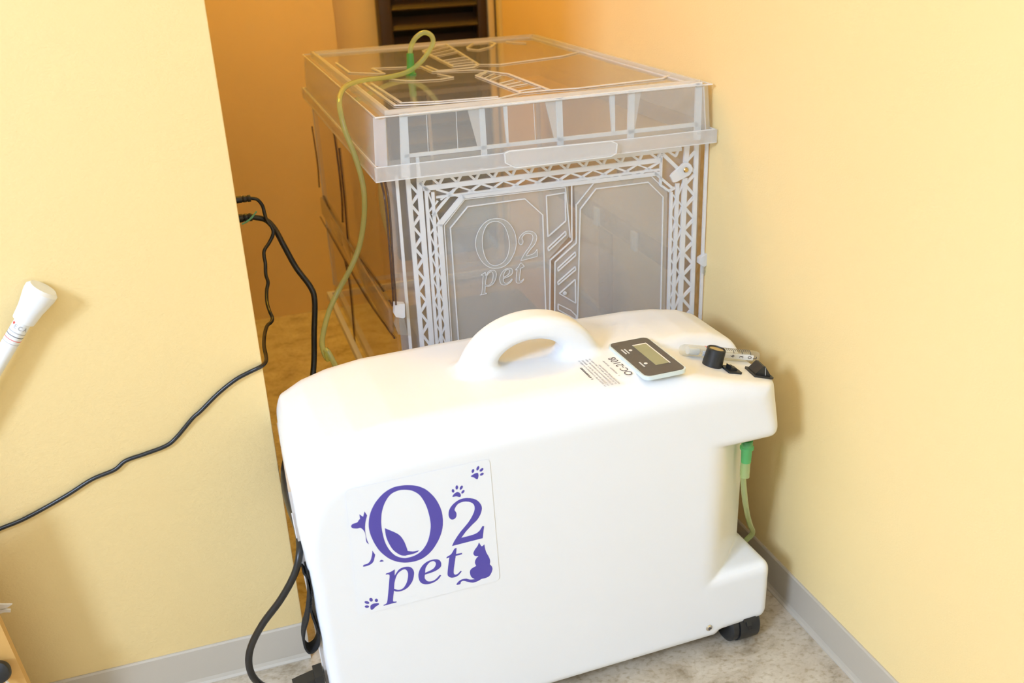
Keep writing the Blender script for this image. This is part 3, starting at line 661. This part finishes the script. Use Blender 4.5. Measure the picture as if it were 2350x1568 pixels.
for P in ([(1073, 250), (1104, 246), (1110, 340), (1097, 338)], [(1250, 229), (1280, 226), (1284, 320), (1272, 318)], [(1455, 208), (1472, 206), (1458, 290), (1456, 310)]):
    b = Bag(); flp(P, .003); b.build('gusset', 'milk2', lid)
yy = Y0+.007
for u in (978, 1046, 1224):
    b = Bag(); flp([(u, 262-(u-978)*.1), (u+1.2, 262-(u-978)*.1), (u+5.6, 350-(u-978)*.105), (u+4.4, 350-(u-978)*.105)], .001); b.build('skin_line', 'line', lid)
# pull tab under the lid's front edge
b = Bag(); P = [WP(u, v, 1, Y0-.006) for u, v in ((1155, 350), (1165, 345), (1398, 322), (1412, 328), (1410, 350), (1398, 357), (1180, 383), (1157, 372))]
b.prism(P, (0, -.006, 0)); b.build('pull_tab', 'milk', lid)
b = Bag(); b.poly([p+np.array((0, -.006, 0)) for p in P], .0016, .001, (0, -1, 0), True); b.build('tab_edge', 'line', lid)
# moulded lines on the lid top
def tp(p): return WP(760+p[0]/2.611, 60+p[1]/2.611, 2, ZTOP+.0008)
b = Bag()
for P in ([(190, 340), (385, 477), (580, 470), (1010, 434), (1140, 402)], [(240, 345), (420, 462), (620, 455), (1000, 425)], [(868, 298), (1140, 402), (1310, 385), (1060, 288), (935, 272), (868, 298)],
          [(1310, 385), (1470, 375), (1990, 315), (2040, 290)], [(1480, 158), (1380, 182), (1010, 232), (885, 232), (690, 110)], [(550, 150), (735, 245), (885, 230)], [(690, 110), (640, 118), (550, 150)],
          [(245, 255), (540, 243), (610, 275), (870, 265), (940, 270)], [(245, 255), (320, 288), (110, 280), (30, 222)], [(350, 320), (450, 330), (530, 328), (650, 322), (730, 308), (640, 290)], [(570, 240), (640, 268), (730, 262), (850, 250), (885, 232)],
          [(815, 130), (850, 105), (950, 95), (985, 105), (960, 125), (880, 145), (820, 138), (815, 130)], [(1050, 95), (1100, 100), (1165, 103)]):
    b.poly([tp(p) for p in P], .0042, .0014, (0, 0, 1))
for k in range(9):
    t = .06+k*.105; a0 = (868+272*t, 298+104*t); c0 = (935+375*t, 272+113*t)
    if k % 4 != 3: b.poly([tp(a0), tp((c0[0]-20, c0[1]-3))], .0026, .0012, (0, 0, 1))
for k in range(7):
    t = .1+k*.13; a0 = (550+185*t, 150+95*t); c0 = (690+195*t, 110+120*t)
    if k % 4 != 3: b.poly([tp(a0), tp(c0)], .0026, .0012, (0, 0, 1))
b.build('moulded_lines', 'line', lid)
# side panels
def side(xp, nrm, name):
    s = 1 if nrm > 0 else -1
    sp = bbx(name, min(xp, xp-s*.003), max(xp, xp-s*.003), Y0+.028, Y1-.01, ZB, ZL+.03, 'clear')
    k = box('stiffening_band', min(xp, xp+s*.007), max(xp, xp+s*.007), Y0+.045, Y1-.012, .423, .462, 'band', sp, bev=.0032)
    for yy_ in (1.56, 1.80): box('band_insert', min(xp+s*.001, xp+s*.0075), max(xp+s*.001, xp+s*.0075), yy_, yy_+.13, .429, .456, 'haze', sp, bev=.003)
    return sp
sl_ = side(-.516, -1, 'side_panel'); sr_ = side(-.0155, 1, 'side_panel')
def sp3(u, v, x=-.5172): return WP(u, v, 0, x)
for P in ([(763, 292), (770, 330), (783, 440), (786, 510)], [(778, 340), (790, 450), (797, 540), (805, 590)], [(792, 600), (803, 660), (812, 760), (815, 790)], [(735, 498), (770, 560), (838, 680), (905, 776)],
          [(873, 412), (884, 462), (893, 560), (900, 650), (902, 700), (893, 690)], [(884, 418), (893, 470), (903, 620), (909, 700)], [(742, 450), (790, 545), (860, 640), (880, 668)], [(716, 290), (728, 370), (733, 430)]):
    tube('moulded_seam', [sp3(*p) for p in P], .0016, 'smoke', sl_, sides=6, n=4)
bot = bbx('floor_pan', X0+.012, X1-.012, Y0+.028, Y1-.012, ZB-.004, ZB, 'clear')
ringbag(X0-.006, X1+.001, Y0+.020, Y1-.006, .010, ZB-.010, ZB+.004).build('bottom_rail', 'milk3', bot)
bbx('back_panel', X0+.012, X1-.012, Y1-.014, Y1-.011, ZB, ZL+.03, 'clear')
bp_ = [(X0+.014, .26), (X1-.014, .26), (X1-.014, .66), (X0+.014, .66)]
b = Bag(); b.poly([(x, Y1-.015, z) for x, z in bp_], .010, .003, (0, -1, 0), True); b.poly([(-.27, Y1-.015, .26), (-.27, Y1-.015, .66)], .006, .003, (0, -1, 0)); bxp(b.build('back_frame', 'milk2'))
# rounded vertical rib and clips on the far side panel
b = Bag(); b.box(-.024, -.019, 1.66, 1.72, ZB+.005, .425); b.build('rib', 'band', sr_)
for yv in (1.72, 1.545): box('clip', -.026, -.0195, yv, yv+.022, .425, .462, 'milk3', sr_, bev=.002)
lathe('round_boss', [(.0001, 0), (.038, 0), (.038, .004), (.034, .005), (.0001, .005)], 'haze', sr_, ((-.0190, 1.60, .575), (-1, 0, 0)), 32)
# front: milky lattice frame
YF = Y0+.024
def fp(u, v, y=YF): return WP(u, v, 1, y)
front = bbx('front_sheet', X0+.016, X1-.006, YF+.0045, YF+.0065, ZB, ZL+.02, 'skin')
b = Bag(); NF = (0, -1, 0)
def fb(P, wd, t=.004): b.poly([fp(*p) for p in P], wd, t, NF)
for P, wd in (([(909, 405), (945, 840)], .0042), ([(934, 400), (972, 840)], .0065), ([(961, 415), (994, 840)], .0075), ([(976, 430), (1005, 840)], .0045), ([(992, 440), (1015, 840)], .0045), ([(1008, 514), (1031, 840)], .0075),
              ([(1621, 322), (1601, 840)], .0045), ([(1597, 330), (1582, 840)], .0065), ([(1575, 335), (1572, 372)], .008), ([(1570, 408), (1554, 840)], .008), ([(1553, 420), (1538, 840)], .006), ([(1539, 440), (1529, 840)], .0045),
              ([(955, 411), (1562, 341)], .0055), ([(970, 432), (1517, 366)], .007), ([(1000, 452), (1515, 388)], .003), ([(1060, 450), (1512, 397)], .006), ([(1007, 516), (1062, 449)], .0075), ([(992, 494), (1042, 434)], .0035),
              ([(1516, 352), (1514, 424), (1534, 438), (1547, 430)], .0035), ([(1518, 352), (1562, 394)], .0055), ([(1500, 396), (1540, 430)], .004), ([(962, 418), (985, 440)], .004)): fb(P, wd)
def lerp(a, c, t): return (a[0]+(c[0]-a[0])*t, a[1]+(c[1]-a[1])*t)
def zig(A0, A1, B0, B1, n, wd):
    P = []
    for k in range(n+1):
        t = k/n; P.append(lerp(A0, A1, t) if k % 2 == 0 else lerp(B0, B1, t))
    fb(P, wd, .0035)
zig((938, 420), (974, 840), (958, 420), (990, 840), 17, .0038)
zig((979, 436), (1005, 840), (1004, 460), (1028, 840), 8, .0022); zig((1004, 460), (1028, 840), (979, 436), (1005, 840), 8, .0022)
zig((1596, 345), (1582, 840), (1573, 345), (1558, 840), 19, .0044)
zig((1566, 420), (1552, 840), (1537, 440), (1530, 840), 8, .0024); zig((1537, 440), (1530, 840), (1566, 420), (1552, 840), 8, .0024)
zig((1000, 434), (1512, 371), (1010, 458), (1512, 396), 10, .0030); zig((1010, 458), (1512, 396), (1000, 434), (1512, 371), 10, .0022)
zig((965, 428), (1570, 356), (960, 402), (1560, 333), 29, .0034)
b.build('lattice_frame', 'milk3', front)
# doors: sheet of clear plastic in front of the opening, with moulded outlines
dl = Bag(); dl.prism([fp(u, v, YF-.001) for u, v in ((1012, 514), (1064, 453), (1304, 424), (1309, 540), (1262, 592), (1266, 840), (1036, 840))], (0, .0022, 0)); dl = bxp(dl.build('door_panel', 'haze'))
dr = Bag(); dr.prism([fp(u, v, YF-.001) for u, v in ((1318, 422), (1500, 400), (1532, 432), (1524, 840), (1276, 840), (1273, 602), (1322, 548))], (0, .0022, 0)); dr = bxp(dr.build('door_panel', 'haze'))
def outl(P, par, wd=.0017, closed=False):
    b = Bag(); b.poly([fp(u, v, YF-.001) for u, v in P], wd, .0018, NF, closed); return b.build('moulded_outline', 'line', par)
def c4(P): return [(900+x/3.1757, 400+y/3.1757) for x, y in P]
outl([(1056, 840), (1033, 523), (1073, 474), (1204, 456), (1245, 493), (1256, 840)], dl); outl([(1040, 840), (1019, 517), (1066, 457), (1297, 430), (1308, 545)], dl, .0014)
outl(c4([(1122, 155), (1258, 133), (1263, 340), (1133, 455)]), dl, .0017, True)
outl(c4([(1133, 535), (1262, 415), (1265, 440), (1138, 558)]), dl, .0017, True)
outl(c4([(1205, 685), (1333, 565), (1336, 590), (1208, 705)]), dr, .0017, True); outl(c4([(1205, 785), (1333, 672), (1336, 695), (1208, 805)]), dr, .0017, True)
outl(c4([(1218, 868), (1333, 765), (1336, 938)]), dr, .0017, True); outl(c4([(1208, 945), (1300, 990), (1340, 1030), (1340, 1060), (1208, 985)]), dr, .0017, True)
outl(c4([(1306, 55), (1308, 482), (1150, 625), (1146, 1080)]), dl, .0018); outl(c4([(1340, 215), (1340, 500), (1185, 640), (1182, 1080)]), dr, .0018)
outl([(1322, 840), (1331, 480), (1367, 433), (1487, 418), (1521, 452), (1513, 840)], dr); outl([(1322, 470), (1362, 420), (1494, 404), (1528, 437)], dr, .0014)
q = fp(*c4([(1255, 865)])[0]); lathe('rivet', [(.0001, 0), (.0032, 0), (.0032, .002), (.0020, .0026), (.0001, .0026)], 'milk3', dr, ((q[0], YF-.001, q[2]), NF), 20)
# raised lettering on the left door
def remap(Gs, bb, tb):
    (x0, x1, y0, y1), (a0, a1, b0, b1) = bb, tb
    return [[(a0+(p[0]-x0)/(x1-x0)*(a1-a0), b0+(p[1]-y0)/(y1-y0)*(b1-b0)) for p in glyph(G, 5)] for G in Gs]
for nm, Gs, bb, tb in (('letter_o', G_O, (258, 925, 326, 1020), (507, 1030, 230, 870)), ('letter_two', G_2, (976, 1295, 442, 873), (1062, 1310, 392, 782)), ('letter_p', G_P, (391, 665, 1062, 1410), (562, 775, 895, 1222)), ('letter_e', G_E, (706, 910, 993, 1217), (820, 985, 868, 1085)), ('letter_t', G_T, (957, 1097, 890, 1158), (1020, 1135, 800, 1062))):
    L3 = []
    for lp in remap(Gs, bb, tb): L3.append([(lambda r: (r[0], r[2]))(fp(1000+p[0]/5.6, 460+p[1]/5.6, YF-.001)) for p in lp])
    lt = curve_mesh(nm, L3, ((0, YF-.001, 0), (1, 0, 0), (0, 0, 1)), .0012, 'haze', dl)
    b = Bag()
    for lp in L3: b.poly([(x, YF-.0022, z) for x, z in lp[::2]], .0009, .0006, NF, True)
    b.build('letter_edge', 'line', dl)
# turn latch with brass screw, clips at both sides
q = fp(1574, 390, YF-.006); e = fp(1547, 409, YF-.006); d = (e-q)/np.linalg.norm(e-q); s_ = np.cross(d, (0, 1, 0)); P = []
for k in range(17):
    a = -math.pi/2-.35+(math.pi+.7)*k/16; P.append(q+(-d*math.cos(a)+s_*math.sin(a))*.0112)
e2 = e+d*.004
P += [e+s_*.0078, e2+s_*.0055, e2-s_*.0055, e-s_*.0078]
b = Bag(); b.prism(P, (0, .004, 0)); tl = bxp(b.build('turn_latch', 'milk3'))
lathe('latch_screw', [(.0001, -.001), (.0042, -.001), (.0042, .0008), (.0030, .0022), (.0014, .0024), (.0012, .0012), (.0001, .0012)], 'brass', tl, (q, NF), 24)
def clip_latch(pw, pc, y):
    b = Bag(); P = [WP(u, v, 1, y) for u, v in pw]; b.prism(P, (0, .010, 0)); c = bxp(b.build('clip_latch', 'milk3'))
    b = Bag(); b.prism([WP(u, v, 1, y+.002) for u, v in pc], (0, .007, 0)); b.build('clip_body', 'acryl', c); return c
clip_latch([(906, 697), (929, 698), (930, 728), (926, 731), (909, 728), (905, 722)], [(909, 729), (928, 732), (936, 770), (914, 768), (905, 745)], YF-.016)
clip_latch([(1620, 585), (1629, 579), (1627, 606), (1616, 613), (1605, 606), (1606, 594)], [(1613, 612), (1622, 610), (1618, 632), (1612, 628)], YF-.008)
# low stand under the box
bbx('base_plinth', -.40, -.12, 1.45, 1.95, 0, ZB-.004, 'stand', .01)

# ================================================================== GREEN TUBE (one run from the outlet, round the back, up to the lid)
def lw(l): return MT+RZ@np.array(l, float)
cb = WP(943, 172, 2, ZTOP)
yc = cb[1]
GT = []
GT += [lw((hx, hy, .318)), *[lw(LP(u, v, (0, 1, 0), l)) for u, v, l in ((1705, 1075, .036), (1706, 1105, .040), (1709, 1140, .050), (1714, 1175, .064), (1721, 1203, .079), (1727, 1224, .092))], lw((.020, .104, .098)), lw((.015, .13, .05)), lw((.012, .20, .018)), lw((.0, .285, .012)), lw((-.06, .312, .012)), lw((-.2, .312, .012)), lw((-.42, .312, .012))]
for u, v, y in ((775, 850, 1.33), (752, 825, 1.36), (741, 800, 1.38), (741, 770, 1.40), (755, 715, 1.43), (778, 665, 1.45), (805, 615, 1.45), (826, 560, 1.45), (836, 490, 1.44), (833, 425, 1.43), (815, 360, 1.43), (792, 300, 1.44), (780, 250, 1.46), (781, 218, 1.49), (797, 196, 1.53), (835, 184, 1.58), (890, 177, 1.63), (935, 165, 1.66), (965, 143, 1.67), (986, 115, 1.67), (994, 95, 1.67), (988, 80, 1.67), (972, 75, 1.67), (955, 86, 1.67), (944, 105, yc), (941, 125, yc)):
    GT.append(WP(u, v, 1, y))
gt = tag(tube('oxygen_tube', GT, .0042, 'tube', None, 12, 8), 'pale green plastic tube looping over the lid of the clear box and hanging down', 'tube')
b0 = lw((hx, hy, .328))
lathe('tube_socket', [(.0001, 0), (.0078, 0), (.0078, -.009), (.0096, -.010), (.0096, -.013), (.0076, -.014), (.0070, -.034), (.0001, -.034)], 'tubeg', gt, (b0, (0, 0, 1)), 24)
lathe('tube_sleeve', [(.0001, -.030), (.0064, -.030), (.0062, -.058), (.0001, -.058)], 'tube', gt, (b0, (0, 0, 1)), 24)
ce = WP(941, 122, 1, yc)
lathe('lid_connector', [(.0001, 0), (.0095, 0), (.0095, .003), (.0070, .004), (.0060, np.linalg.norm(ce-cb)), (.0001, np.linalg.norm(ce-cb))], 'tubeg', gt, (cb, ce-cb), 24)
lathe('lid_stub', [(.0001, -.06), (.0045, -.06), (.0045, 0), (.0001, 0)], 'milk2', gt, (cb, (0, 0, 1)), 16)

# ================================================================== CORDS
def PX(L): return [WP(u, v, 1, y) for u, v, y in L]
iy = .030; iz = .124
thick = [lw((-.690, iy, iz-.003)), lw((-.704, iy, iz-.007))]+PX([(652, 1578, 1.0), (612, 1578, 1.0), (583, 1557, .99), (571, 1522, .99), (577, 1482, .99), (603, 1432, .98), (645, 1375, .975), (677, 1315, .975), (688, 1262, .985), (682, 1212, 1.02), (665, 1165, 1.08), (653, 1115, 1.15), (655, 1060, 1.21), (680, 980, 1.31), (710, 900, 1.37), (720, 840, 1.40), (721, 760, 1.42), (722, 690, 1.43), (712, 658, 1.44), (680, 615, 1.46), (652, 565, 1.47), (630, 525, 1.49), (610, 505, 1.50), (585, 499, 1.50), (575, 498, 1.50)])
tc_ = tag(tube('power_cord', thick, .0044, 'cord', None, 12, 8), 'thick black mains cord looping from the white machine up behind the yellow partition', 'cord')
def along(name, a, b, prof, m, parent, sq=None): return lathe(name, prof, m, parent, (a, np.array(b)-np.array(a)), 20)
def plug(p, parent, sc):
    p = np.array(p); d = np.array((-1, 0, 0.0))
    lathe('plug', [(.0001, -.001), (.0062*sc, 0), (.0062*sc, .004), (.0052*sc, .0055), (.0062*sc, .007), (.0062*sc, .011), (.0052*sc, .0125), (.0064*sc, .014), (.0066*sc, .022), (.0072*sc, .024), (.0105*sc, .026), (.0105*sc, .030), (.0085*sc, .033), (.0085*sc, .062), (.0001, .062)], 'black', parent, (p, d), 20)
plug(WP(578, 498, 1, 1.50), tc_, 1.0)
# appliance connector at the bottom of the left end
ci = empty('appliance_connector', (0, 0, 0), 0, tc_); ci.location = (0, 0, 0)
cw = lambda x, y, z: lw((x, y, z))
lathe('strain_relief', [(.0001, 0), (.0052, 0), (.0052, .004), (.0042, .005), (.0054, .006), (.0054, .010), (.0044, .011), (.0058, .012), (.0060, .018), (.0001, .018)], 'black', ci, (cw(-.694, iy, iz-.005), cw(-.674, iy, iz-.001)-cw(-.694, iy, iz-.005)), 20)
b = Bag(); yv = RZ@np.array([0, 1.0, 0])
b.prism([cw(-.679, iy-.009, iz-.009), cw(-.679, iy-.009, iz+.006), cw(-.672, iy-.009, iz+.008), cw(-.652, iy-.009, iz+.012), cw(-.652, iy-.009, iz-.012), cw(-.672, iy-.009, iz-.011)], yv*.018); b.build('connector_grip', 'black', ci)
b = Bag(); b.prism([cw(-.652, iy-.012, iz-.016), cw(-.652, iy-.012, iz+.016), cw(-.6405, iy-.012, iz+.017), cw(-.6405, iy-.012, iz-.016)], yv*.024); b.build('connector_head', 'black', ci)
thin = PX([(574, 455, 1.50), (590, 458, 1.50), (602, 472, 1.50), (607, 490, 1.495), (613, 508, 1.485), (624, 522, 1.48), (627, 536, 1.475), (619, 555, 1.47), (607, 574, 1.46), (606, 588, 1.455), (609, 605, 1.45), (610, 630, 1.44), (615, 648, 1.43), (612, 668, 1.42), (613, 695, 1.40), (619, 715, 1.38), (625, 730, 1.37), (622, 740, 1.36), (613, 748, 1.35), (607, 770, 1.32), (606, 795, 1.28), (611, 820, 1.24), (609, 832, 1.205), (598, 842, YN-.004), (575, 853, YN-.004), (540, 872, YN-.004), (500, 904, YN-.003), (460, 944, YN-.004), (442, 960, YN-.004), (405, 1004, YN-.003), (380, 1024, YN-.004), (330, 1043, YN-.004), (288, 1058, YN-.003), (262, 1079, YN-.004), (210, 1101, YN-.004), (150, 1139, YN-.004), (60, 1189, YN-.004), (0, 1214, YN-.004), (-120, 1262, YN-.004)])
hn = tag(tube('thin_cord', thin, .0027, 'cord', None, 8, 6), 'thin black cord running along the bright yellow partition from its corner', 'cord')
plug(WP(575, 455, 1, 1.50), hn, .85)
t0 = [WP(u, v, 1, 1.485) for u, v in ((555, 515), (566, 509), (578, 499), (589, 485))]
tag(tube('twist_tie', t0, [.0012]*6+[.0016]*13+[.0012]*6, 'tie', None, 8, 8), 'small green tie across the lower black plug', 'tie')

# ================================================================== HOOK-AND-LOOP STRAP on the left end
def sp_(u, v, lx=-.662): return LP(u, v, (1, 0, 0), lx)
def ribbon(name, P, wdir, wd, t, m, parent=None):
    P = [Vector(p) for p in spline(P, 8)]; V, Fc = [], []; wv = Vector(wdir)*wd/2
    for i, p in enumerate(P):
        tg = (P[min(i+1, len(P)-1)]-P[max(i-1, 0)]).normalized(); n = tg.cross(Vector(wdir)).normalized()*t/2
        V += [p-wv-n, p+wv-n, p+wv+n, p-wv+n]
    for i in range(len(P)-1):
        a, c = i*4, i*4+4; Fc += [(a+k, a+(k+1) % 4, c+(k+1) % 4, c+k) for k in range(4)]
    Fc += [(0, 1, 2, 3), tuple(len(V)-4+k for k in range(4))[::-1]]
    return mesh(name, V, Fc, m, parent, True, 50)
ys_ = .978
S1 = [WP(u, v, 1, ys_) for u, v in ((702, 1300), (708, 1335), (709, 1370), (705, 1410), (697, 1440), (696, 1470), (708, 1488), (725, 1478), (731, 1455), (722, 1425), (712, 1395), (712, 1350), (703, 1318), (694, 1305))]
tag(ribbon('cable_strap', S1, (0, 1, 0), .020, .0022, 'strap'), 'black fabric hook and loop strap dangling from the left end of the white machine', 'strap')

# ================================================================== ITEMS AT THE LEFT EDGE
pa, pb_ = WP(66, 716, 1, YN-.020), WP(0, 826, 1, YN-.0215)
d = (pb_-pa)/np.linalg.norm(pb_-pa); L_ = pa[2]/-d[2]*.985
R_ = tag(empty('tension_rod', (0, 0, 0)), 'white tension rod with flared end cap leaning against the bright yellow partition', 'rod')
lathe('pole', [(.0001, .0), (.0094, 0), (.0094, L_*.55), (.0115, L_*.552), (.0115, L_), (.0001, L_)], 'white', R_, (pa, d), 28)
lathe('end_cap', [(.0001, -.034), (.0150, -.034), (.0185, -.030), (.0182, -.024), (.0142, -.004), (.0128, .010), (.0125, .012), (.0001, .012)], 'white', R_, (pa, d), 32)
for s, mm, wd in ((.026, 'inkpale', .0012), (.031, 'ink', .0008), (.036, 'red', .0007), (.041, 'inkpale', .0006)):
    lathe('label_line', [(.0001, s), (.0096, s), (.0096, s+wd), (.0001, s+wd)], mm, R_, (pa, d), 28)
z_ = np.array([0, -1, 0.0]); sd = np.cross(d, z_); sd /= np.linalg.norm(sd)
if sd[2] > 0: sd = -sd
for k, ch in enumerate('ECA'):
    a = math.radians(-30+35*k); n_ = z_*math.cos(a)+sd*math.sin(a)*1.0
    c_ = pa+d*.0195+n_*.0096; u_ = np.cross(-d, n_)
    text('label_letter', ch, .0075, (c_, u_, -d), .0003, 'inkpale', R_)
n_ = z_*.55-sd*.83; lathe('label_dot', [(.0001, 0), (.0016, 0), (.0016, .0006), (.0001, .0006)], 'red', R_, (pa+d*.017+n_/np.linalg.norm(n_)*.0093, n_), 12)
# tan board leaning in the corner of the picture
yb = 1.10
e0, e1 = WP(0, 1432, 1, yb), WP(62, 1568, 1, yb); ed = (e1-e0)/(e1[2]-e0[2])
A = e0+ed*(-e0[2]+.001); B = e0+ed*(.16)
b = Bag(); b.prism([A, B, B+np.array((-.38, -.10, -.05)), np.array((A[0]-.45, A[1]-.10, .001))], (0, .012, 0))
bd = tag(b.build('tan_board', 'wood'), 'tan wooden board leaning at the bottom left corner', 'board')
k0 = WP(4, 1548, 1, yb-.016)
kn2 = lathe('black_knob', [(.0001, 0), (.006, 0), (.0065, .006), (.0125, .009), (.0145, .014), (.0135, .020), (.008, .0235), (.0001, .0245)], 'black', None, (k0+np.array((0, .013, 0)), (-.15, -1, .35)), 28)
tag(kn2, 'round black knob on the tan board at the left edge', 'knob')
wr = [WP(u, v, 1, yb-.012) for u, v in ((9, 1556), (14, 1563), (24, 1575), (40, 1600))]
tag(tube('white_wire', wr, .0016, 'paper', None, 8, 6), 'thin white wire below the black knob', 'wire')
pp = tag(empty('paper_scrap', (0, 0, 0)), 'crumpled white paper scrap sticking in from the left edge', 'paper')
for P in ([(-60, 1378), (0, 1388), (28, 1388), (17, 1395), (0, 1399), (-60, 1400)], [(-60, 1398), (0, 1402), (12, 1399), (24, 1400), (24, 1406), (10, 1406), (0, 1409), (-60, 1420)]):
    b = Bag(); b.prism([WP(u, v, 1, YN-.045) for u, v in P], (0, .003, 0)); b.build('paper_fold', 'paper', pp)
